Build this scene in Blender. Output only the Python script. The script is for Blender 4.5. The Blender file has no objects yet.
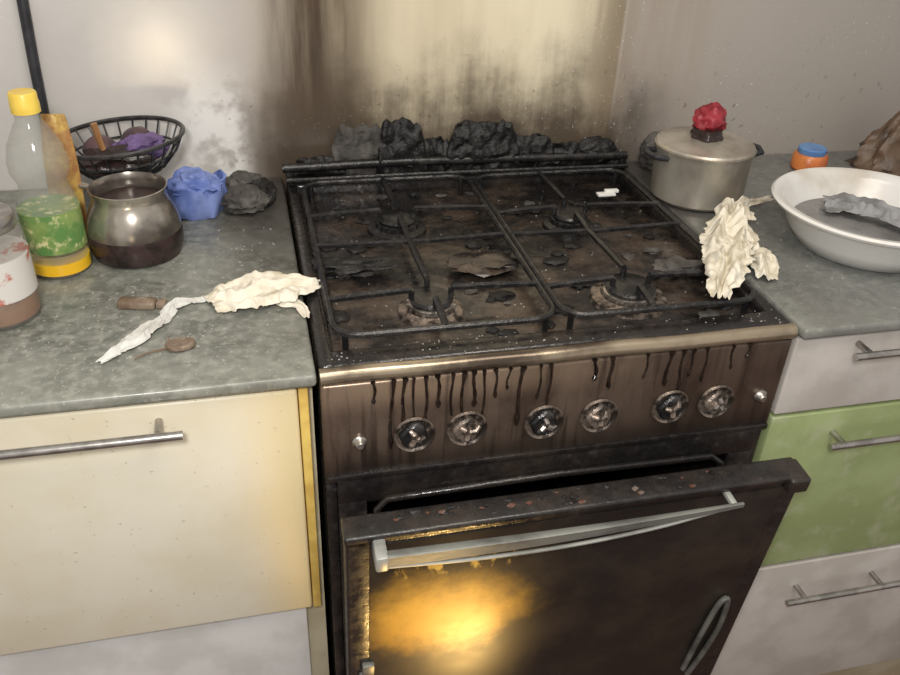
import bpy, bmesh, math, random
from mathutils import Vector, Matrix, noise
random.seed(7)
scn=bpy.context.scene
scn.view_settings.view_transform='Standard'
scn.view_settings.look='None'
V=Vector
# ---------------------------------------------------------------- materials
class NT:
    def __init__(s,name):
        s.m=bpy.data.materials.new(name); s.m.use_nodes=True; s.t=s.m.node_tree; s.n=s.t.nodes
        s.b=s.n['Principled BSDF']
    def new(s,ty,**k):
        x=s.n.new(ty)
        for a,b in k.items(): setattr(x,a,b)
        return x
    def put(s,sock,v):
        if isinstance(v,bpy.types.NodeSocket): s.t.links.new(v,sock)
        elif isinstance(v,(tuple,list)) and len(v)==3 and sock.type=='RGBA': sock.default_value=(*v,1)
        else: sock.default_value=v
    def coord(s,scale=(1,1,1)):
        tc=s.new('ShaderNodeTexCoord'); mp=s.new('ShaderNodeMapping'); mp.inputs['Scale'].default_value=scale
        s.t.links.new(tc.outputs['Object'],mp.inputs[0]); return mp.outputs[0]
    def noise(s,scale,stretch=(1,1,1),detail=5,rough=.6,dist=0):
        x=s.new('ShaderNodeTexNoise'); s.t.links.new(s.coord(stretch),x.inputs['Vector'])
        x.inputs['Scale'].default_value=scale; x.inputs['Detail'].default_value=detail; x.inputs['Roughness'].default_value=rough; x.inputs['Distortion'].default_value=dist
        return x.outputs[0]
    def xyz(s):
        x=s.new('ShaderNodeSeparateXYZ'); s.t.links.new(s.coord(),x.inputs[0]); return x.outputs
    def math(s,op,a,b=0.0,c=None):
        x=s.new('ShaderNodeMath',operation=op); s.put(x.inputs[0],a); s.put(x.inputs[1],b)
        if c is not None: s.put(x.inputs[2],c)
        return x.outputs[0]
    def ss(s,v,a,b,lo=0.,hi=1.):
        x=s.new('ShaderNodeMapRange'); x.interpolation_type='SMOOTHSTEP'
        s.put(x.inputs[0],v); x.inputs[1].default_value=a; x.inputs[2].default_value=b; x.inputs[3].default_value=lo; x.inputs[4].default_value=hi
        return x.outputs[0]
    def mix(s,f,a,b):
        x=s.new('ShaderNodeMix',data_type='RGBA'); s.put(x.inputs[0],f); s.put(x.inputs[6],a); s.put(x.inputs[7],b); return x.outputs[2]
    def mul(s,*a):
        r=a[0]
        for b in a[1:]: r=s.math('MULTIPLY',r,b)
        return r
    def bump(s,h,strength=.3,dist=.002):
        x=s.new('ShaderNodeBump'); x.inputs['Strength'].default_value=strength; x.inputs['Distance'].default_value=dist
        s.put(x.inputs['Height'],h); s.t.links.new(x.outputs[0],s.b.inputs['Normal'])
    def set(s,**k):
        for a,b in k.items(): s.put(s.b.inputs[{'col':'Base Color','rough':'Roughness','metal':'Metallic','spec':'Specular IOR Level','trans':'Transmission Weight','alpha':'Alpha','ior':'IOR','coat':'Coat Weight'}[a]],b)
        return s
def M(name,c1,c2=None,scale=20,rough=.5,metal=0,bump=0,ramp=(.4,.6),stretch=(1,1,1),bscale=None,c3=None,bd=.002,**k):
    t=NT(name)
    if c2:
        n=t.noise(scale,stretch); f=t.ss(n,*ramp); c=t.mix(f,c1,c2)
        if c3: c=t.mix(t.ss(t.noise(scale*2.7,stretch),.52,.68),c,c3)
    else: c=c1
    t.set(col=c,rough=rough,metal=metal,**k)
    if bump: t.bump(t.noise(bscale or scale*2,stretch),bump,bd)
    return t.m
def counter_mat():
    t=NT('laminate_green_marble')
    n=t.noise(9,(1,1.6,1),8,.7,1.2); n2=t.noise(60,detail=3); n3=t.noise(3.2,detail=4); n4=t.noise(160,detail=2); x=t.xyz()
    c=t.mix(t.ss(n,.38,.62),(.115,.122,.104),(.205,.212,.185))
    c=t.mix(t.ss(n2,.42,.7,0,.65),c,(.33,.33,.29))
    c=t.mix(t.ss(n3,.50,.72,0,.7),c,(.11,.095,.078))
    c=t.mix(t.ss(n4,.60,.70,0,.5),c,(.46,.45,.40))
    c=t.mix(t.ss(x[1],.0,.10,.28,0),c,(.36,.36,.31))
    c=t.mix(t.ss(x[0],.5,.7,0,.5),c,(.15,.155,.16))
    dx=t.math('ABSOLUTE',t.math('SUBTRACT',x[0],.3))
    s=t.math('ADD',t.ss(dx,.3,.50,1,0),t.math('MULTIPLY',n,.5))
    c=t.mix(t.mul(t.ss(s,.4,1.2),t.ss(x[1],.08,.45,.15,1),.85),c,(.05,.043,.04))
    t.set(col=c,rough=t.ss(n,.3,.7,.22,.42),spec=.5); t.bump(n2,.1,.001)
    return t.m
m_counter=counter_mat()
def wall_mat():
    t=NT('wall_paint_sooty'); x=t.xyz()
    big=t.noise(4,detail=4); streak=t.noise(26,(1,1,.09),6,.65); streak2=t.noise(9,(1,1,.12),3); fine=t.noise(90,(1,1,.6),3); cloud=t.noise(11,detail=5)
    base=t.mix(t.ss(big,.35,.65),(.55,.525,.50),(.63,.605,.58))
    base=t.mix(t.mul(t.ss(x[0],-.14,.0),.6),base,(.42,.36,.30))
    base=t.mix(t.ss(x[0],.576,.584),base,(.385,.350,.318))
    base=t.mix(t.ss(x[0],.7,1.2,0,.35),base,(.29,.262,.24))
    rs=t.mul(t.ss(x[0],.576,.584),t.ss(x[0],.6,.85,1,0))
    base=t.mix(t.mul(rs,t.ss(streak,.3,.7,.2,.7)),base,(.30,.24,.18))
    xx=t.math('ADD',x[0],t.math('MULTIPLY',t.math('SUBTRACT',streak2,.5),.10))
    inside=t.mul(t.ss(xx,-.07,.04),t.ss(x[0],.574,.582,1,0))
    cream=t.mix(t.ss(streak2,.35,.65),(.78,.70,.52),(.64,.56,.40))
    cream=t.mix(t.mul(t.ss(x[0],.0,.36,1,0),.6),cream,(.38,.31,.21))
    edge=t.math('MAXIMUM',t.mul(t.ss(xx,-.07,-.01),t.ss(xx,.06,.19,1,0)),t.ss(x[0],.45,.575,0,.75))
    cream=t.mix(t.mul(edge,t.ss(streak,.30,.58,.5,1)),cream,(.12,.078,.047))
    c=t.mix(inside,base,cream)
    zl=t.math('ADD',x[2],t.math('MULTIPLY',t.math('SUBTRACT',cloud,.5),.22))
    pl=t.mul(t.ss(zl,.98,1.30,1,.42),t.ss(xx,-.06,.02),t.ss(xx,.05,.18,1,0),t.ss(streak,.25,.6,.65,1))
    c=t.mix(t.mul(pl,.88),c,(.042,.028,.020))
    zz=t.math('ADD',zl,t.math('MULTIPLY',t.math('SUBTRACT',streak,.5),.16))
    low=t.mul(t.ss(zz,.93,1.065,1,0),t.ss(xx,-.12,.01),t.ss(x[0],.56,.74,1,0))
    c=t.mix(t.mul(low,.95),c,(.028,.022,.018))
    haze=t.mul(t.ss(zz,.99,1.14,1,0),t.ss(xx,-.15,.03),t.ss(x[0],.50,.70,1,0))
    c=t.mix(t.mul(haze,.48),c,(.14,.105,.075))
    fl=t.mul(t.ss(x[0],-.20,-.12),t.ss(x[0],-.08,-.04,1,0),t.ss(x[2],.99,1.11,1,0),t.ss(t.noise(16,detail=6),.40,.56))
    c=t.mix(t.mul(fl,.75),c,(.90,.89,.87))
    sp=t.mul(t.ss(t.noise(190,detail=2),.66,.72),t.ss(big,.4,.6))
    c=t.mix(t.mul(sp,.45),c,(.90,.88,.84))
    dk=t.mul(t.ss(t.noise(80,detail=4),.63,.71),t.ss(x[0],-.2,0,0,.7),t.ss(x[2],.95,1.15,1,.1))
    c=t.mix(dk,c,(.14,.10,.07))
    t.set(col=c,rough=.22,spec=.4); t.bump(fine,.06,.001)
    return t.m
m_wall=wall_mat()
def soot_enamel(name,brown=.5,rough=(.2,.6),k=1.):
    t=NT(name); n=t.noise(9,detail=8,rough=.7); n2=t.noise(70,detail=4)
    c=t.mix(t.ss(n,.44,.62,0,brown),(.013,.0115,.0115),(.085*k,.061*k,.045*k))
    c=t.mix(t.ss(n2,.60,.76,0,.25),c,(.14,.12,.10))
    t.set(col=c,rough=t.ss(n2,.35,.65,*rough),spec=.6); t.bump(n2,.5,.002); return t.m
m_cook=soot_enamel('cooktop_soot',.85,(.11,.42)); m_rim=soot_enamel('rim_soot',.3,(.13,.40),.8); m_side=soot_enamel('body_soot',.35,(.22,.48),.8)
m_iron=M('cast_iron_burnt',(.012,.0115,.012),(.036,.033,.031),60,.22,0,.6,(.45,.7))
def panel_mat():
    t=NT('scorched_steel_panel'); x=t.xyz(); n=t.noise(7,(1,1,.5),7,.7); br=t.noise(60,(.05,1,1),3); st=t.noise(45,(1,1,.08),4)
    c=t.mix(t.ss(n,.35,.65),(.060,.042,.032),(.150,.108,.082))
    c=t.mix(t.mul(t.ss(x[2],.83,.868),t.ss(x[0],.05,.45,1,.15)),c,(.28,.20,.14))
    c=t.mix(t.mul(t.ss(x[0],.0,.12,1,0),.4),c,(.20,.145,.11))
    c=t.mix(t.ss(st,.50,.66,0,.75),c,(.030,.021,.017))
    c=t.mix(t.ss(x[0],.30,.5,0,.4),c,(.042,.023,.018))
    c=t.mix(t.ss(x[2],.745,.79,.65,0),c,(.018,.014,.013))
    t.set(col=c,rough=t.ss(n,.3,.7,.18,.38),metal=.4); t.bump(br,.15,.001); return t.m
m_panel=panel_mat()
m_lip=M('bronzed_lip',(.44,.36,.26),(.10,.075,.057),14,.24,.7,.1,(.45,.68),(.5,1,1))
def glass_mat():
    t=NT('oven_glass_painted_glow'); x=t.xyz(); n=t.noise(9,detail=7,rough=.65); n2=t.noise(45,(1,1,.4),5)
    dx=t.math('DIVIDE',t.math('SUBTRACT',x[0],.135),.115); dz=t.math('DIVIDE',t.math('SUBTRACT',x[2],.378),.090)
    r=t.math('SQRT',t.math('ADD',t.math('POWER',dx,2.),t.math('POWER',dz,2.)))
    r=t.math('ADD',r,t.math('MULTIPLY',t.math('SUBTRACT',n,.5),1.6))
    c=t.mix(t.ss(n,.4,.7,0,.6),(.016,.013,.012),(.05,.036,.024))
    c=t.mix(t.ss(r,.2,1.25,.95,0),c,(.82,.45,.06))  # warm reflected glow painted into the glass colour as an amber ellipse
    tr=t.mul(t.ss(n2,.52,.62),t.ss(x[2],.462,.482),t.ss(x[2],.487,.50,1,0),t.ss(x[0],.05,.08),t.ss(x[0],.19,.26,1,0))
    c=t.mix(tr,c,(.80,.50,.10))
    t.set(col=c,rough=t.ss(n,.3,.7,.34,.46),spec=.5); t.bump(n2,.1,.001); return t.m
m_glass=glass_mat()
m_chrome=M('dirty_chrome',(.46,.42,.38),(.16,.135,.12),30,.3,.85,.1)
m_knob=M('melted_knob_metal',(.30,.24,.20),(.05,.040,.034),70,.3,.6,.6,(.4,.6))
m_handlegrey=M('scorched_aluminium',(.22,.225,.205),(.10,.10,.093),25,.4,.3,.3,(.4,.7),(.4,1,1))
m_handlelight=M('bare_aluminium',(.44,.45,.42),(.24,.24,.22),25,.4,.3,.3,(.4,.7),(.4,1,1))
m_char=M('charred_crust',(.007,.0065,.0065),(.024,.022,.0205),40,.5,0,1.,(.45,.75),bscale=60,bd=.006)
m_ash=M('ashy_crust',(.055,.05,.045),(.12,.11,.10),35,.8,0,1.,(.4,.7),bscale=60,bd=.006)
m_drip=M('tar_drip',(.010,.007,.006),(.025,.016,.012),50,.10)
def cream_mat():
    t=NT('cream_cabinet'); x=t.xyz(); n=t.noise(6,detail=5); n2=t.noise(120,detail=2)
    c=t.mix(t.ss(n,.35,.65),(.70,.645,.50),(.76,.72,.60))
    c=t.mix(t.ss(x[0],-.12,-.02,0,.8),c,(.75,.60,.30))
    c=t.mix(t.ss(x[2],.80,.88,0,.3),c,(.54,.46,.30))
    c=t.mix(t.ss(n2,.66,.72,0,.4),c,(.2,.15,.08))
    t.set(col=c,rough=.36); return t.m
m_cream=cream_mat()
m_creamedge=M('scorched_edge',(.72,.52,.14),(.58,.38,.09),25,.45)
m_white=M('white_melamine',(.64,.63,.62),(.54,.53,.51),8,.4,0,.05)
m_whiteR=M('white_drawer',(.57,.535,.50),(.47,.435,.40),8,.4,0,.05)
m_green=M('green_drawer',(.36,.43,.21),(.29,.35,.16),7,.4,0,.05,c3=(.40,.44,.27))
m_carc=M('carcass_cream',(.56,.50,.36),(.46,.40,.27),12,.5)
m_steel=M('brushed_steel',(.50,.48,.45),(.34,.32,.30),40,.3,.9,.05)
m_alu=M('aluminium_pot',(.58,.54,.46),(.34,.30,.25),12,.38,.6,.1,(.35,.65),(1,1,.5))
m_jug=M('jug_steel',(.50,.46,.40),(.18,.155,.135),10,.22,.8,.05)
m_dark=M('dark_residue',(.018,.012,.011),(.045,.026,.024),40,.25,0,.4)
m_rag=M('dirty_cotton',(.76,.71,.60),(.52,.46,.34),28,.85,0,.5,(.4,.68),bscale=220,bd=.001)
m_rag2=M('dirty_cotton_strip',(.66,.66,.63),(.47,.45,.41),28,.85,0,.5,(.4,.68),bscale=220,bd=.001)
m_enamel=M('white_enamel',(.74,.725,.70),(.56,.51,.44),7,.2,0,.03,(.5,.75))
m_towel=M('grey_cloth',(.30,.30,.31),(.17,.17,.17),30,.85,0,.5)
m_water=M('grey_dishwater',(.26,.255,.25),(.17,.165,.16),9,.12)
m_blue=M('blue_plastic',(.11,.165,.43),(.20,.26,.54),18,.5,0,.3)
m_purple=M('purple_cloth',(.085,.05,.14),(.17,.11,.26),25,.7,0,.4)
m_red=M('red_melted',(.19,.010,.018),(.34,.03,.045),35,.4,0,.8,bd=.004)
m_orange=M('orange_sauce',(.68,.22,.06),(.50,.13,.04),20,.35)
m_bluecap=M('blue_cap',(.10,.22,.48),(.16,.32,.60),20,.35)
m_bag=M('brown_bag',(.13,.080,.048),(.052,.034,.022),16,.45,0,.6,bd=.004)
m_yellow=M('yellow_cap',(.82,.60,.10),(.74,.50,.07),30,.35)
m_oil=M('sunflower_oil',(.86,.58,.03),(.80,.46,.02),10,.12)
m_labelg=M('green_label',(.10,.22,.06),(.22,.31,.09),28,.45,c3=(.64,.60,.32))
m_labelw=M('white_red_label',(.62,.60,.56),(.45,.12,.08),32,.5,ramp=(.54,.62))
m_packet=M('yellow_packet',(.58,.40,.10),(.34,.16,.06),22,.4,0,.4,bd=.004)
m_jam=M('brown_contents',(.26,.10,.05),(.36,.17,.08),25,.3)
m_wood=M('wood_spoon',(.40,.21,.09),(.27,.13,.05),14,.5,stretch=(6,6,1))
m_brownpl=M('brown_plastic',(.16,.11,.075),(.25,.19,.14),40,.25)
m_wire=M('black_wire',(.018,.018,.019),(.045,.042,.042),60,.35)
m_black=M('black_plastic',(.02,.02,.024),(.035,.035,.04),30,.45)
m_onion=M('onion_skin',(.06,.035,.045),(.12,.06,.06),20,.4)
m_floor=M('floor_linoleum',(.16,.07,.045),(.10,.045,.03),9,.4)
m_rust=M('ash_rust_flakes',(.11,.040,.024),(.15,.115,.095),60,.8,0,.8,(.45,.6))
def clear(name,col,a=.35,rough=.08):
    t=NT(name); n=t.noise(30); t.set(col=col,rough=rough,alpha=t.ss(n,.3,.7,a-.06,a+.06),spec=.8); return t.m
m_pet=clear('clear_pet',(.38,.38,.34),.28); m_jarglass=clear('jar_glass',(.36,.34,.31),.34); m_drop=clear('water_beads',(.70,.70,.66),.35,.05)
# ---------------------------------------------------------------- geometry helpers
COL=scn.collection
def link(name,me,mat=None,parent=None,smooth=True):
    o=bpy.data.objects.new(name,me); COL.objects.link(o)
    if mat: me.materials.append(mat)
    if smooth:
        for p in me.polygons: p.use_smooth=True
        try: me.set_sharp_from_angle(angle=math.radians(42))
        except Exception: pass
    if parent: o.parent=parent
    return o
def root(name,loc,rot=0):
    o=bpy.data.objects.new(name,None); COL.objects.link(o); o.location=loc; o.rotation_euler=(0,0,rot) if not isinstance(rot,tuple) else rot
    o.empty_display_size=.05; return o
def bm_obj(name,bm,mat,parent=None,smooth=True):
    bmesh.ops.recalc_face_normals(bm,faces=bm.faces)
    me=bpy.data.meshes.new(name); bm.to_mesh(me); bm.free(); return link(name,me,mat,parent,smooth)
def addbox(bm,a,b,bev=0,seg=2):
    r=bmesh.ops.create_cube(bm,size=1)['verts']
    for v in r: v.co=V([(a[i]+b[i])/2+v.co[i]*(b[i]-a[i]) for i in range(3)])
    if bev:
        es=list({e for v in r for e in v.link_edges}); bmesh.ops.bevel(bm,geom=es,offset=bev,segments=seg,affect='EDGES',profile=.5)
def boxes(name,lst,mat,parent=None,bev=.002,seg=2):
    bm=bmesh.new()
    for a,b in lst: addbox(bm,a,b,bev,seg)
    return bm_obj(name,bm,mat,parent)
def lathe_bm(bm,prof,n=48,c=(0,0,0),jit=0,tilt=None):
    rings=[]
    for r,z in prof:
        ring=[]
        for i in range(n):
            a=2*math.pi*i/n; rr=r*(1+(jit*noise.noise(V((math.cos(a)*1.5,math.sin(a)*1.5,z*20))) if jit else 0))
            ring.append(bm.verts.new((c[0]+rr*math.cos(a),c[1]+rr*math.sin(a),c[2]+z)))
        rings.append(ring)
    for k in range(len(rings)-1):
        for i in range(n): bm.faces.new((rings[k][i],rings[k][(i+1)%n],rings[k+1][(i+1)%n],rings[k+1][i]))
    if prof[0][0]>1e-5: bm.faces.new(rings[0][::-1])
    if prof[-1][0]>1e-5: bm.faces.new(rings[-1])
    bmesh.ops.remove_doubles(bm,verts=bm.verts,dist=1e-6)
def lathe(name,prof,mat,parent=None,n=48,c=(0,0,0),jit=0):
    bm=bmesh.new(); lathe_bm(bm,prof,n,c,jit); return bm_obj(name,bm,mat,parent)
def tube_bm(bm,pts,r,n=8,closed=False,cap=True):
    pts=[V(p) for p in pts]; N=len(pts); rs=r if isinstance(r,(list,tuple)) else [r]*N
    rings=[]; up=None
    for i,p in enumerate(pts):
        if closed: t=(pts[(i+1)%N]-pts[i-1]).normalized()
        else: t=(pts[min(i+1,N-1)]-pts[max(i-1,0)]).normalized()
        if up is None: up=V((0,0,1)) if abs(t.z)<.9 else V((0,1,0))
        s=t.cross(up).normalized(); up=s.cross(t).normalized()
        rings.append([bm.verts.new(p+(s*math.cos(2*math.pi*k/n+math.pi/n)+up*math.sin(2*math.pi*k/n+math.pi/n))*rs[i]) for k in range(n)])
    for i in range(N if closed else N-1):
        a,b=rings[i],rings[(i+1)%N]
        for k in range(n): bm.faces.new((a[k],a[(k+1)%n],b[(k+1)%n],b[k]))
    if not closed and cap: bm.faces.new(rings[0][::-1]); bm.faces.new(rings[-1])
def tube(name,pts,r,mat,parent=None,n=8,closed=False):
    bm=bmesh.new(); tube_bm(bm,pts,r,n,closed); return bm_obj(name,bm,mat,parent)
def circ(c,r,n=32,ax='z'):
    return [V((c[0]+r*math.cos(2*math.pi*i/n),c[1]+r*math.sin(2*math.pi*i/n),c[2])) for i in range(n)]
def blob(name,c,r,mat,parent=None,amp=.3,freq=2.,sub=4,flat=True,seed=0,ridge=False):
    bm=bmesh.new(); bmesh.ops.create_icosphere(bm,subdivisions=sub,radius=1)
    for v in bm.verts:
        p=v.co.copy(); d=noise.fractal(p*freq+V((seed*7.3,seed*3.1,0)),.8,2.,4)
        if ridge: d=(.5-abs(noise.noise(p*freq+V((seed*5.,0,0)))))*.9+d*.4
        q=p*(1+amp*d); v.co=V((c[0]+q.x*r[0],c[1]+q.y*r[1],c[2]+q.z*r[2]))
        if flat and v.co.z<c[2]-r[2]*.8: v.co.z=c[2]-r[2]*.8
    return bm_obj(name,bm,mat,parent)
def catmull(P,n):
    P=[V(p) for p in P]; Q=[P[0]*2-P[1]]+P+[P[-1]*2-P[-2]]; out=[]
    for k in range(n+1):
        u=k/n*(len(P)-1); i=min(int(u),len(P)-2); t=u-i; a,b,c,d=Q[i:i+4]
        out.append(.5*((2*b)+(c-a)*t+(2*a-5*b+4*c-d)*t*t+(3*b-a-3*c+d)*t**3))
    return out
def cloth(name,P,W,H,mat,parent=None,n=70,m=26,seed=0,folds=5.,rag=1.):
    """crumpled cloth laid along a path P (xyz), half widths W, fold heights H"""
    c=catmull(P,n); w=catmull([(a,b,0) for a,b in zip(W,H)],n)
    bm=bmesh.new(); g=[]
    for i,p in enumerate(c):
        t=(c[min(i+1,n)]-c[max(i-1,0)]); t.z=0; t.normalize(); s=V((-t.y,t.x,0)); row=[]
        ww=w[i].x; hh=w[i].y
        for j in range(m+1):
            v=j/m*2-1; sd=1 if v>0 else 5; e=ww*(1+rag*(.28*noise.noise(V((i*.11,seed,sd)))+.14*noise.noise(V((i*.4,seed,sd+2)))))
            q=p+s*v*e+t*.008*rag*noise.noise(V((v*3,i*.1,seed)))
            f=.5+.5*math.sin(v*folds*math.pi*.5+(2.5+rag)*noise.noise(V((i*.07,v*1.5,seed+3)))+seed)
            f=f**1.5; f=f*.55+.65*abs(noise.noise(V((q.x*60,q.y*60,seed))))+.35*(rag-1)*noise.noise(V((q.x*30,q.y*30,seed+8)))
            z=p.z+hh*(.12+max(0,f)*(1-.75*v*v))+.002
            row.append(bm.verts.new((q.x,q.y,z)))
        g.append(row)
    for i in range(n):
        for j in range(m): bm.faces.new((g[i][j],g[i+1][j],g[i+1][j+1],g[i][j+1]))
    o=bm_obj(name,bm,mat,parent); s=o.modifiers.new('t','SOLIDIFY'); s.thickness=.0018; s.offset=-1; u=o.modifiers.new('s','SUBSURF'); u.levels=1; u.render_levels=1
    return o
# ---------------------------------------------------------------- room
WY=.59
def slab(name,a,b,mat): return boxes(name,[(a,b)],mat,None,0)
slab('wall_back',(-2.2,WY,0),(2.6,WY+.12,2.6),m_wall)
slab('floor',(-2.2,-2.6,-.05),(2.6,WY,0),m_floor)
# ---------------------------------------------------------------- counters
def beads(par,x0,x1,y0,y1,n,z=.9,lo=.0008,hi=.0022):
    bm=bmesh.new()
    for i in range(n):
        s=random.uniform(lo,hi); bmesh.ops.create_icosphere(bm,subdivisions=1,radius=1,matrix=Matrix.Translation((random.uniform(x0,x1),random.uniform(y0,y1),z))@Matrix.Diagonal((s,s,s*.5,1)))
    bm_obj('water_beads',bm,m_drop,par)
r=root('kitchen_counter',(0,0,0))
boxes('worktop',[((-1.3,-.006,.884),(-.004,WY-.001,.9))],m_counter,r,.005,3)
boxes('carcass',[((-1.3,.022,.0),(-.008,WY-.001,.884))],m_carc,r,.001)
boxes('drawer_front',[((-.62,-.0,.517),(-.026,.021,.879))],m_cream,r,.004,3)
boxes('scorched_edge_strip',[((-.025,.0,.517),(-.014,.021,.879))],m_creamedge,r,.002)
boxes('lower_front',[((-.62,.012,.10),(-.034,.0215,.508))],m_white,r,.002)
beads(r,-.40,-.03,.01,.4,160)
def barhandle(name,x0,x1,z,y,par,posts,yb):
    bm=bmesh.new(); tube_bm(bm,[(x0,y,z),(x1,y,z)],.0052,16)
    for px in posts: tube_bm(bm,[(px,y,z),(px,yb,z)],.0042,12)
    return bm_obj(name,bm,m_steel,par)
barhandle('bar_handle',-.45,-.150,.857,-.03,r,(-.176,-.42),.001)
r=root('kitchen_counter',(0,0,0)); r.name='kitchen_counter.001'
boxes('worktop',[((.604,-.012,.884),(1.75,WY-.001,.9))],m_counter,r,.005,3)
boxes('carcass',[((.608,.022,.0),(1.75,WY-.001,.884))],m_carc,r,.001)
boxes('top_drawer',[((.606,0,.757),(1.6,.021,.880))],m_whiteR,r,.003,3)
boxes('green_drawer',[((.606,0,.449),(1.6,.021,.752))],m_green,r,.003,3)
boxes('bottom_drawer',[((.606,0,.12),(1.6,.021,.443))],m_whiteR,r,.003,3)
barhandle('bar_handle_a',.674,.90,.864,-.03,r,(.70,.87),.001)
barhandle('bar_handle_b',.686,.92,.714,-.03,r,(.71,.89),.001)
barhandle('bar_handle_c',.713,.925,.389,-.03,r,(.748,.89),.001)
beads(r,.62,1.1,.0,.4,60)
# ---------------------------------------------------------------- gas stove
S=root('gas_stove',(0,0,0))
boxes('body_shell',[((.001,.006,.05),(.014,.56,.88)),((.586,.006,.05),(.599,.56,.88)),((.014,.54,.05),(.586,.56,.88)),((.014,.006,.05),(.586,.54,.16)),((.014,.006,.69),(.586,.54,.745))],m_side,S,.002)
boxes('oven_floor_rack',[((.014,.05,.30),(.586,.54,.306))],m_iron,S,.001)
boxes('cooktop_pan',[((.014,.02,.868),(.586,.55,.884))],m_cook,S,.003)
boxes('cooktop_rim',[((0,.012,.868),(.02,.56,.9)),((.58,.012,.868),(.60,.56,.9)),((0,.545,.868),(.60,.57,.902)),((.0,.012,.868),(.60,.046,.899))],m_rim,S,.006,3)
beads(S,.01,.59,.015,.045,70,.9,.0006,.0013)
beads(S,.03,.57,.05,.53,150,.8845,.0006,.0016)
bm=bmesh.new(); P=[]; R=[]
for k in range(31):
    x=.6*k/30; P.append((x,.0065+.0008*math.sin(x*40),.889+.0006*math.sin(x*23))); R.append(.0100)
tube_bm(bm,P,R,14); bm_obj('front_lip',bm,m_lip,S)
boxes('control_panel',[((.0,.0,.744),(.600,.02,.880))],m_panel,S,.004,3)
boxes('panel_lower_edge',[((.002,-.004,.738),(.598,.012,.747))],m_rim,S,.002)
tube('back_rail',[(-.005,.548,.93),(.2,.55,.932),(.4,.552,.928),(.6,.55,.925)],.0075,m_iron,S,10)
tube('back_rail_lower',[(.0,.538,.912),(.2,.538,.913),(.4,.54,.911),(.6,.538,.910)],.004,m_iron,S,8)
boxes('back_rail_supports',[((.0,.545,.9),(.012,.556,.928)),((.588,.545,.9),(.6,.556,.924))],m_iron,S,.002)
def grate(name,x0,x1,y0,y1,burn):
    bm=bmesh.new(); z=.913; R=.0044
    def rr(x0,x1,y0,y1,c=.03):
        P=[]
        for cx,cy,a0 in ((x1-c,y1-c,0),(x0+c,y1-c,90),(x0+c,y0+c,180),(x1-c,y0+c,270)):
            for k in range(7):
                a=math.radians(a0+k*15); P.append(V((cx+c*math.cos(a),cy+c*math.sin(a),z)))
        return P
    tube_bm(bm,rr(x0,x1,y0,y1),R,8,True)
    ym=(y0+y1)/2
    tube_bm(bm,[(x0,ym,z+.002),((x0+x1)/2,ym,z-.001),(x1,ym,z+.002)],R,6)
    for (bx,by) in burn:
        lo,hi=(y0,ym) if by<ym else (ym,y1)
        g=.026
        for a,b in (((x0,by),(bx-g,by)),((x1,by),(bx+g,by)),((bx,lo),(bx,by-g)),((bx,hi),(bx,by+g))):
            d=(V((*b,0))-V((*a,0)))
            pts=[V((*a,z+.001)),V((*a,z+.001))+d*.5+V((0,0,.003)),V((*b,z+.006))]
            tube_bm(bm,pts,[R,R*1.15,R],6)
            tube_bm(bm,[V((*b,z+.006)),V((*b,z-.006))],R*.9,6)
    for x,y in ((x0+.012,y0+.012),(x1-.012,y0+.012),(x0+.012,y1-.012),(x1-.012,y1-.012)): tube_bm(bm,[(x,y,z),(x,y,.885)],.004,8)
    return bm_obj(name,bm,m_iron,S)
B=[(.155,.135),(.155,.385),(.425,.125),(.425,.36)]
grate('grate_left',.024,.297,.05,.52,B[:2]); grate('grate_right',.306,.574,.05,.515,B[2:])
for i,(bx,by) in enumerate(B):
    k=(.95,1.0,1.15,.9)[i]
    lathe('burner_base_%d'%i,[(.0,.0),(.046*k,.0),(.044*k,.006),(.036*k,.008),(.033*k,.009),(.033*k,.0),(0,0)],m_knob if i in(0,2) else m_iron,S,40,(bx,by,.884))
    bm=bmesh.new(); lathe_bm(bm,[(0,.0),(.030*k,.0),(.031*k,.003),(.031*k,.011),(.026*k,.014),(0,.014)],36,(bx,by,.888))
    for q in range(18):
        a=q*math.pi/9; c=V((bx+.031*k*math.cos(a),by+.031*k*math.sin(a),.895)); s=.0022; addbox(bm,(c.x-s,c.y-s,c.z-.004),(c.x+s,c.y+s,c.z+.004))
    bm_obj('burner_crown_%d'%i,bm,m_chrome if i in (0,2) else m_iron,S)
    lathe('burner_cap_%d'%i,[(0,0),(.029*k,0),(.030*k,.003),(.027*k,.006),(0,.008)],m_iron,S,36,(bx,by,.902))
for i in range(60):
    x=random.uniform(.03,.57); y=random.uniform(.05,.53); s=random.uniform(.004,.014)
    blob('burnt_crumb_%02d'%i,(x,y,.886),(s*random.uniform(.8,1.8),s,s*.35),m_char if i%4 else m_ash,S,.5,2.,2,True,i)
blob('warped_hob_flake_a',(.07,.25,.902),(.05,.02,.006),m_char,S,.6,2.,3,False,3)
blob('warped_hob_flake_b',(.25,.23,.90),(.045,.03,.006),m_cook,S,.6,2.,3,False,5)
blob('warped_hob_flake_c',(.52,.18,.90),(.035,.02,.007),m_ash,S,.6,2.,3,False,8)
boxes('pale_fragment',[((.485,.392,.917),(.515,.405,.921)),((.50,.40,.919),(.523,.409,.924))],m_enamel,S,.001)
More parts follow.
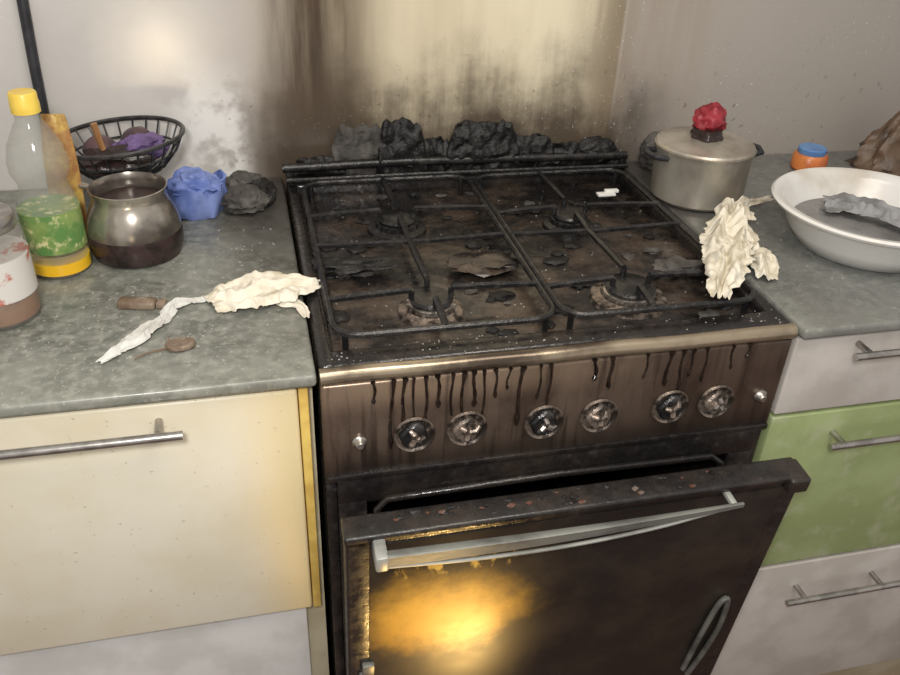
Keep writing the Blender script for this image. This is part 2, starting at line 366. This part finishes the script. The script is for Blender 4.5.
def knob(i,x,z,big):
    k=root('k',(x,0,z),(math.radians(90),0,0)); k.name='knob_%d'%i; k.parent=S
    if not big:
        lathe('button_%d'%i,[(0,0),(.009,0),(.009,.003),(.0065,.005),(.0055,.009),(.004,.011),(0,.011)],m_chrome,k,24); return
    lathe('knob_ring_%d'%i,[(.0,.0),(.0240,.0),(.0256,.003),(.0240,.0062),(.0212,.0045),(.020,.0025),(0,.0025)],m_knob,k,36)
    lathe('knob_skirt_%d'%i,[(0,.002),(.018,.002),(.017,.008),(.014,.0105),(0,.009)],m_iron if i%2 else m_knob,k,28,jit=.25)
    bm=bmesh.new(); a0=random.uniform(0,3)
    for q in range(3):
        a=a0+q*2.1+random.uniform(-.3,.3); L=random.uniform(.010,.016)
        tube_bm(bm,[(0,0,.010),(L*.6*math.cos(a),L*.6*math.sin(a),.013),(L*math.cos(a+.2),L*math.sin(a+.2),.010)],[.0048,.004,.0025],8)
    bm_obj('knob_melt_%d'%i,bm,m_knob if i%3 else m_chrome,k)
for i,(x,z,b) in enumerate([(.042,.796,0),(.108,.799,1),(.173,.799,1),(.272,.795,1),(.345,.795,1),(.443,.796,1),(.508,.796,1),(.573,.796,0)]): knob(i,x,z,b)
bm=bmesh.new()
D=[(.082,.10),(.096,.065),(.107,.11),(.122,.07),(.135,.045),(.152,.06),(.166,.085),(.179,.05),(.192,.075),(.205,.04),(.222,.03),(.238,.085),(.262,.05),(.274,.06),(.33,.03),(.352,.045),(.40,.035),(.43,.05),(.447,.06),(.462,.04),(.48,.05),(.515,.035),(.54,.02),(.06,.03)]
for x,L in D:
    z0=.880; n=9; x1=x+random.uniform(-.003,.003); P=[]; R=[]; kk=random.uniform(.8,1.4)
    for k in range(n+1):
        u=k/n; P.append((x+(x1-x)*u+.0012*math.sin(u*6+x*90),-.0005,z0-L*u)); R.append(kk*(.0012+.0007*random.random()+(.0010 if k==n-1 else 0)+(.0014 if k==0 else 0)))
    tube_bm(bm,P,R,8)
bm_obj('tar_drips',bm,m_drip,S)
boxes('oven_frame',[((.014,-.002,.70),(.586,.004,.738)),((.014,-.002,.16),(.05,.004,.70)),((.55,-.002,.16),(.586,.004,.70))],m_side,S,.002)
tube('oven_gasket',[(.06,-.006,.60),(.062,-.006,.69),(.075,-.006,.704),(.30,-.006,.708),(.52,-.006,.704),(.538,-.006,.69),(.54,-.006,.60)],.005,m_rim,S,10)
boxes('bottom_drawer_front',[((.006,-.012,.055),(.594,.0,.165))],m_side,S,.004)
boxes('feet',[((.03,.04,0),(.07,.08,.05)),((.53,.04,0),(.57,.08,.05)),((.03,.48,0),(.07,.52,.05)),((.53,.48,0),(.57,.52,.05))],m_black,S,.004)
DR=root('oven_door',(0,-.022,.18),(math.radians(5.4),0,0)); DR.parent=S
zt=.558
boxes('door_frame',[((.012,-.018,.0),(.600,.012,.05)),((.012,-.018,.0),(.045,.012,zt)),((.566,-.018,.0),(.600,.012,zt)),((.012,-.018,zt-.022),(.600,.012,zt))],m_side,DR,.004,3)
boxes('door_top_trim',[((.010,-.024,zt-.008),(.598,.012,zt+.004)),((.575,-.03,zt-.022),(.604,.010,zt+.002))],m_side,DR,.004,3)
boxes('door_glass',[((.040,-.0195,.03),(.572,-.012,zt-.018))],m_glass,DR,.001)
boxes('door_inner_panel',[((.045,.004,.03),(.57,.010,zt-.02))],m_side,DR,.001)
for k in range(40):
    x=.07+random.random()*.42; y=random.uniform(-.016,.006); s=random.uniform(.0012,.0038)
    blob('ash_flake_%02d'%k,(x,y,zt+.0045),(s*1.6,s,s*.5),m_rust if k%3==0 else m_char,DR,.6,2.,1,False,k)
bm=bmesh.new(); n=40; sec=[(-.005,-.008),(-.005,.008),(.0,.010),(.006,.008),(.006,-.008),(.0,-.010)]
rings=[]
for k in range(n+1):
    u=k/n; x=.045+.455*u; sag=-.006*math.sin(math.pi*u); w=1-.65*u**2; lift=.004*u
    rings.append([bm.verts.new((x,-.045+a*w,zt-.012+sag+lift+b*w)) for a,b in sec])
for k in range(n):
    for j in range(6): bm.faces.new((rings[k][j],rings[k+1][j],rings[k+1][(j+1)%6],rings[k][(j+1)%6]))
bm.faces.new(rings[0]); bm.faces.new(rings[-1]); bm_obj('door_handle',bm,m_handlegrey,DR)
tube('door_handle_sagging_liner',catmull([(.055,-.046,zt-.024),(.16,-.048,zt-.031),(.27,-.048,zt-.033),(.38,-.046,zt-.027),(.48,-.042,zt-.014)],24),[.0026]*25,m_handlelight,DR,8)
boxes('door_handle_brackets',[((.042,-.052,zt-.026),(.057,-.020,zt-.002)),((.485,-.044,zt-.014),(.494,-.018,zt-.006))],m_handlelight,DR,.003)
tube('melted_trim_loop',catmull([(.548,-.021,.11),(.560,-.023,.18),(.566,-.024,.25),(.560,-.024,.31),(.548,-.024,.30),(.540,-.023,.22),(.536,-.021,.13)],30),[.0042]*31,m_handlegrey,DR,8)
boxes('peeled_trim_piece',[((.030,-.026,.275),(.046,-.017,.30)),((.026,-.024,.26),(.04,-.017,.278))],m_handlegrey,DR,.002)
# ---------------------------------------------------------------- charred remains behind hob
C=root('charred_debris',(0,0,0))
def shard(name,x0,x1,top,y,mat,seed,th=.012):
    nx=max(24,int((x1-x0)*420)); nz_=14; bm=bmesh.new(); F=[];Bk=[]
    for i in range(nx+1):
        x=x0+(x1-x0)*i/nx; e=min(1,(min(i,nx-i)/nx)*7)**.5
        h=(top-.903)*(e*.85+.15)*(1+.16*noise.noise(V((x*38,seed,0)))+.10*noise.noise(V((x*110,seed,4))))
        fr=[];bk=[]
        for j in range(nz_+1):
            v=j/nz_; z=.903+h*v; d=.010*noise.noise(V((x*30,z*40,seed)))+.006*noise.noise(V((x*90,z*90,seed)))
            yy=y-.012*math.sin(v*2.4)+d
            t=th*(1-v*.6)
            fr.append(bm.verts.new((x+.006*noise.noise(V((z*60,x*20,seed))),yy-t/2,z))); bk.append(bm.verts.new((x,min(yy+t/2,WY-.002),z)))
        F.append(fr);Bk.append(bk)
    for i in range(nx):
        for j in range(nz_):
            bm.faces.new((F[i][j],F[i+1][j],F[i+1][j+1],F[i][j+1])); bm.faces.new((Bk[i][j],Bk[i][j+1],Bk[i+1][j+1],Bk[i+1][j]))
        bm.faces.new((F[i][-1],F[i+1][-1],Bk[i+1][-1],Bk[i][-1]))
    for k in (0,nx):
        for j in range(nz_): bm.faces.new((F[k][j],F[k][j+1],Bk[k][j+1],Bk[k][j]))
    return bm_obj(name,bm,mat,C)
shard('crust_a',.075,.185,.992,.570,m_ash,1); shard('crust_b',.150,.236,.998,.564,m_char,2,.018); shard('crust_c',.205,.285,.966,.568,m_char,3)
shard('crust_d',.268,.40,.992,.564,m_char,4,.018); shard('crust_e',.36,.47,.962,.572,m_char,5); shard('crust_f',.43,.595,.950,.568,m_char,6)
shard('crust_g',.012,.10,.94,.572,m_char,8)
blob('burnt_lump_r',(.545,.565,.93),(.035,.018,.024),m_char,C,.3,2.,4,True,9,True)
L=root('melted_plastic_lump',(-.07,.46,.903))
blob('lump_a',(0,0,.014),(.031,.03,.017),m_ash,L,.5,2.2,4,True,2,True); blob('lump_b',(.028,.03,.012),(.020,.035,.015),m_char,L,.5,2.2,4,True,5,True); blob('lump_c',(-.0,.07,.012),(.03,.02,.015),m_ash,L,.5,2.2,4,True,7,True)
L=root('melted_plastic_lump',(.655,.545,.903)); L.name='melted_plastic_lump.001'
blob('lump_a',(0,0,.026),(.026,.026,.032),m_ash,L,.5,2.,4,True,4,True)
# ---------------------------------------------------------------- items on the left counter
b=root('sunflower_oil_bottle',(-.308,.298,.9))
lathe('bottle_body',[(0,0),(.031,0),(.036,.006),(.036,.03),(.0345,.033),(.036,.036),(.036,.095),(.033,.105),(.029,.118),(.029,.124),(.035,.138),(.035,.152),(.031,.170),(.022,.188),(.015,.200),(.0135,.214),(0,.214)],m_pet,b)
lathe('oil',[(0,.002),(.030,.002),(.0364,.007),(.0364,.022),(0,.022)],m_oil,b)
lathe('label',[(.0365,.037),(.0368,.037),(.0368,.090),(.0365,.090)],m_labelg,b)
lathe('cap',[(0,.210),(.0165,.210),(.0165,.222),(.0158,.224),(.0158,.232),(.0145,.234),(0,.234)],m_yellow,b,40)
j=root('preserve_jar',(-.357,.185,.9))
lathe('glass',[(0,0),(.038,0),(.043,.006),(.043,.10),(.040,.112),(.035,.118),(0,.118)],m_jarglass,j)
lathe('contents',[(0,.002),(.037,.003),(.041,.007),(.041,.034),(0,.034)],m_jam,j)
lathe('label',[(.0432,.035),(.0436,.035),(.0436,.085),(.0432,.085)],m_labelw,j)
lathe('lid',[(0,.114),(.0375,.114),(.0385,.117),(.0385,.128),(.036,.131),(0,.130)],m_steel,j)
g=root('steel_milk_jug',(-.215,.335,.9))
lathe('jug_body',[(0,.0),(.050,.0),(.057,.004),(.061,.018),(.061,.040),(.058,.058),(.052,.072),(.048,.080),(.047,.088),(.050,.097),(.0485,.0975),(.0445,.088),(.046,.078),(.050,.066),(.054,.05),(.056,.04),(0,.04)],m_jug,g,56)
lathe('jug_dark_base',[(.0510,.0005),(.0578,.0042),(.0618,.018),(.0618,.036),(.0612,.038),(.0610,.018)],m_dark,g,56,jit=0)  # darker band around the lower body of the jug
tube('jug_handle',[(-.044,.02,.088),(-.066,.030,.090),(-.076,.036,.070),(-.070,.034,.040),(-.058,.028,.030)],[.004,.005,.005,.005,.004],m_jug,g,10)
lathe('jug_contents',[(0,.075),(.046,.075),(.046,.077),(0,.078)],m_dark,g,40)
k=root('wire_fruit_basket',(-.232,.500,.9025),(0,math.radians(-4),0))
k.scale=(.92,.86,1)
bm=bmesh.new(); NR=26
tube_bm(bm,circ((0,0,.106),.100,48),.0035,8,True); tube_bm(bm,circ((0,0,.082),.086,40),.002,6,True); tube_bm(bm,circ((0,0,.046),.035,32),.0028,6,True); tube_bm(bm,circ((0,0,.007),.040,36),.0035,6,True)
for i in range(NR):
    a=2*math.pi*i/NR; ca,sa=math.cos(a),math.sin(a)
    tube_bm(bm,[(r_*ca,r_*sa,z) for r_,z in ((.100,.106),(.086,.082),(.062,.058),(.035,.046))],.0016,5)
for i in range(4):
    a=math.pi/4+i*math.pi/2; tube_bm(bm,[(.035*math.cos(a),.035*math.sin(a),.046),(.040*math.cos(a),.040*math.sin(a),.007)],.003,6)
lathe_bm(bm,[(0,.046),(.034,.046),(.034,.048),(0,.048)],24)
bm_obj('basket_frame',bm,m_wire,k)
blob('purple_cloth',(.03,-.01,.088),(.035,.028,.018),m_purple,k,.5,2.2,4,False,1,True); blob('onion_a',(-.035,.015,.083),(.028,.028,.024),m_onion,k,.08,1,3,False); blob('onion_b',(.02,.04,.083),(.028,.028,.024),m_onion,k,.08,1,3,False,3)
blob('charred_food',(-.01,-.03,.080),(.055,.034,.020),m_dark,k,.4,2,3,False,4)
tube('wooden_spatula_handle',[(-.02,-.03,.080),(-.024,-.034,.11),(-.026,-.036,.138)],[.0045,.005,.0055],m_wood,k,8)
p=root('food_packet',(-.298,.365,.9),math.radians(-6))
bm=bmesh.new(); bmesh.ops.create_grid(bm,x_segments=14,y_segments=22,size=1)
for v in bm.verts:
    u,w=v.co.x,v.co.y; pinch=1-.35*max(0,w)**2; v.co=V((u*.022*pinch+.004*w,0,.094+w*.092)); v.co.y=-.011*(1-u*u)*(1-w*w)+.003*noise.noise(V((u*3,w*5,0)))
r0=bmesh.ops.duplicate(bm,geom=bm.faces[:]+bm.verts[:]+bm.edges[:])
for e in r0['geom']:
    if isinstance(e,bmesh.types.BMVert): e.co.y=-e.co.y
bm_obj('packet_film',bm,m_packet,p)
q=root('blue_plastic_cup',(-.138,.465,.9))
bm=bmesh.new(); lathe_bm(bm,[(0,.0),(.036,.0),(.040,.004),(.043,.020),(.044,.038),(.043,.048),(.040,.048),(.037,.035),(.034,.012),(0,.010)],64)
for v in bm.verts:
    d=noise.fractal(V((v.co.x*42,v.co.y*42,v.co.z*40)),.8,2,4); s=1+.2*d; v.co.x*=s; v.co.y*=s; v.co.z=max(0,v.co.z*(1+.35*noise.noise(V((v.co.x*26,v.co.y*26,2)))))
bm_obj('cup_wall',bm,m_blue,q); blob('cup_fold',(.0,.0,.038),(.034,.032,.018),m_blue,q,.6,2.8,4,False,3,True)
w=root('dirty_rag',(0,0,0))
cloth('rag_body',[(-.118,.165,.9),(-.09,.175,.902),(-.05,.185,.904),(-.015,.19,.903),(.018,.195,.903)],[.022,.036,.042,.034,.014],[.010,.018,.022,.016,.008],m_rag,w,seed=1,folds=5)
cloth('rag_tail',[(-.03,.165,.9),(-.01,.145,.9),(-.004,.118,.9)],[.014,.008,.004],[.008,.006,.004],m_rag,w,n=30,m=10,seed=3,folds=3)
cloth('rag_strip',[(-.105,.178,.9),(-.135,.182,.9),(-.160,.170,.9),(-.172,.14,.9),(-.19,.115,.9),(-.212,.085,.9),(-.236,.058,.9)],[.008,.006,.010,.009,.012,.012,.004],[.006,.006,.012,.009,.012,.009,.004],m_rag2,w,n=90,m=14,seed=6,folds=5,rag=1.8)
t=root('cigarette_lighter',(-.200,.178,.9),math.radians(-12))
bm=bmesh.new(); addbox(bm,(-.028,-.009,.0),(.018,.009,.011),.0035,3); addbox(bm,(.019,-.007,.0015),(.030,.007,.010),.002); bm_obj('lighter_shell',bm,m_brownpl,t)
t=root('scorched_spoon',(-.15,.075,.9),math.radians(10))
bm=bmesh.new(); bmesh.ops.create_icosphere(bm,subdivisions=3,radius=1)
for v in bm.verts: x,y,z=v.co; v.co=V((x*.017,y*.011,.004+z*.0035+(.004*(x*x+y*y) if z>0 else 0)))
tube_bm(bm,[(-.016,-.002,.005),(-.035,-.006,.006),(-.052,-.009,.004)],[.0016,.0012,.0012],6); tube_bm(bm,[(-.008,.008,.004),(-.012,.018,.006),(-.010,.026,.004)],.0012,5)
bm_obj('spoon_body',bm,m_brownpl,t)
c=root('black_cable',(0,0,0))
tube('cable_run',[(-.352,WY-.012,.9),(-.352,WY-.012,1.0),(-.350,WY-.011,1.1),(-.346,WY-.011,1.2),(-.345,WY-.012,1.5),(-.345,WY-.012,2.2)],.0078,m_black,c,12)
# ---------------------------------------------------------------- items on the right
P=root('aluminium_cooking_pot',(.668,.412,.903))
lathe('pot_body',[(0,0),(.071,0),(.076,.005),(.077,.076),(.080,.084),(.081,.087),(.078,.088),(.073,.084),(.072,.01),(0,.01)],m_alu,P,64)
lathe('pot_lid',[(0,.086),(.078,.086),(.080,.089),(.078,.092),(.062,.095),(.030,.099),(0,.100)],m_alu,P,64)
for sx in (-1,1):
    tube('pot_handle_%d'%(sx+1),[(sx*.074,-.022,.074),(sx*.094,-.020,.077),(sx*.100,0,.078),(sx*.094,.020,.077),(sx*.074,.022,.074)],.0045,m_black,P,10)
lathe('knob_collar',[(0,.096),(.024,.096),(.026,.102),(.021,.110),(.022,.116),(0,.118)],m_dark,P,28,(0.001,-.0,0),jit=.6)
blob('melted_red_knob',(.001,.004,.128),(.023,.021,.020),m_red,P,.55,1.7,4,True,6,True)
B2=root('enamel_basin',(.838,.200,.9))
lathe('basin_shell',[(0,0),(.088,0),(.097,.003),(.115,.026),(.129,.054),(.136,.060),(.144,.062),(.1465,.066),(.143,.069),(.132,.067),(.125,.058),(.110,.030),(.090,.009),(0,.006)],m_enamel,B2,96)
cloth('wet_cloth',[(-.03,.07,.036),(.01,.045,.040),(.04,.0,.040),(.05,-.045,.038)],[.03,.035,.03,.02],[.012,.018,.018,.012],m_towel,B2,seed=4,folds=4)
lathe('basin_water',[(0,.030),(.1085,.030),(.1085,.031),(0,.031)],m_water,B2,48)
jr=root('sauce_jar',(.945,.505,.9))
lathe('jar_body',[(0,0),(.027,0),(.031,.004),(.031,.026),(.027,.031),(0,.031)],m_orange,jr,36); lathe('jar_cap',[(0,.029),(.024,.029),(.025,.031),(.025,.040),(.023,.042),(0,.042)],m_bluecap,jr,36)
bg=root('crumpled_paper_bag',(1.108,.50,.9))
bm=bmesh.new(); n=48; mm=20; g=[]
for j_ in range(mm+1):
    v=j_/mm; row=[]
    for i in range(n):
        a=2*math.pi*i/n; rr=.060*(1-.70*v**1.2)*(1+.24*noise.fractal(V((math.cos(a)*2.2,math.sin(a)*2.2,v*3)),.7,2,4)); row.append(bm.verts.new((rr*1.15*math.cos(a)+.02*v,rr*.85*math.sin(a),v*.105+.006*v*noise.noise(V((a*2,v,0))))))
    g.append(row)
for j_ in range(mm):
    for i in range(n): bm.faces.new((g[j_][i],g[j_][(i+1)%n],g[j_+1][(i+1)%n],g[j_+1][i]))
bm.faces.new(g[0]); bm.faces.new(g[-1]); bm_obj('bag_skin',bm,m_bag,bg)
w=root('dirty_rag',(0,0,0)); w.name='dirty_rag.001'
cloth('rag_body',[(.782,.366,.905),(.735,.342,.912),(.690,.310,.918),(.650,.268,.918),(.615,.215,.915),(.580,.155,.918),(.545,.098,.920),(.512,.048,.918)],[.006,.007,.012,.030,.034,.034,.026,.012],[.008,.010,.022,.036,.036,.034,.028,.012],m_rag,w,n=110,m=36,seed=5,folds=4,rag=2.0)
cloth('rag_lobe',[(.645,.215,.903),(.640,.160,.904),(.622,.112,.903)],[.018,.022,.014],[.024,.024,.012],m_rag,w,n=40,m=20,seed=9,folds=3,rag=2.)
# ---------------------------------------------------------------- lights
def aim(o,t): o.rotation_euler=(V(t)-o.location).to_track_quat('-Z','Y').to_euler()
def area(name,loc,tgt,size,power,col=(1,1,1)):
    l=bpy.data.lights.new(name,'AREA'); l.size=size; l.energy=power; l.color=col; o=bpy.data.objects.new(name,l); COL.objects.link(o); o.location=loc; aim(o,tgt); return o
def spot(name,loc,tgt,ang,power,col,rad):
    sp=bpy.data.lights.new(name,'SPOT'); sp.energy=power; sp.color=col; sp.spot_size=math.radians(ang); sp.spot_blend=1; sp.shadow_soft_size=rad
    o=bpy.data.objects.new(name,sp); COL.objects.link(o); o.location=loc; aim(o,tgt); return o
area('flash_lamp',(-.15,-.85,1.62),(.18,.3,.95),.14,10.5,(1,.97,.92))
area('ceiling_lamp',(.4,-.6,2.4),(.3,.2,.9),.7,13,(1,.92,.80))
spot('added_door_glow',(.205,-.31,.10),(.125,-.055,.570),40,11,(1,.62,.20),.06)  # added unseen spot, puts a warm glow on the oven door
spot('added_wall_highlight',(-.292,-.80,.79),(-.172,.59,1.115),11,8,(1,.80,.52),.025)  # added narrow spot out of view, makes the warm highlight on the wall
w=bpy.data.worlds.new('World'); scn.world=w; w.use_nodes=True; bgn=w.node_tree.nodes['Background']; bgn.inputs[0].default_value=(.94,.90,.86,1); bgn.inputs[1].default_value=.55
# ---------------------------------------------------------------- camera
F=V((.213,.818,-.534)).normalized(); R=V((.9733,-.2274,.0397)); R=(R-F*R.dot(F)).normalized(); U=R.cross(F)
cam=bpy.data.cameras.new('Camera'); co=bpy.data.objects.new('Camera',cam); COL.objects.link(co)
cam.lens=33.2; cam.clip_start=.02
Mx=Matrix((R,U,-F)).transposed().to_4x4(); Mx.translation=V((-.052,-.765,1.43)); co.matrix_world=Mx
scn.camera=co
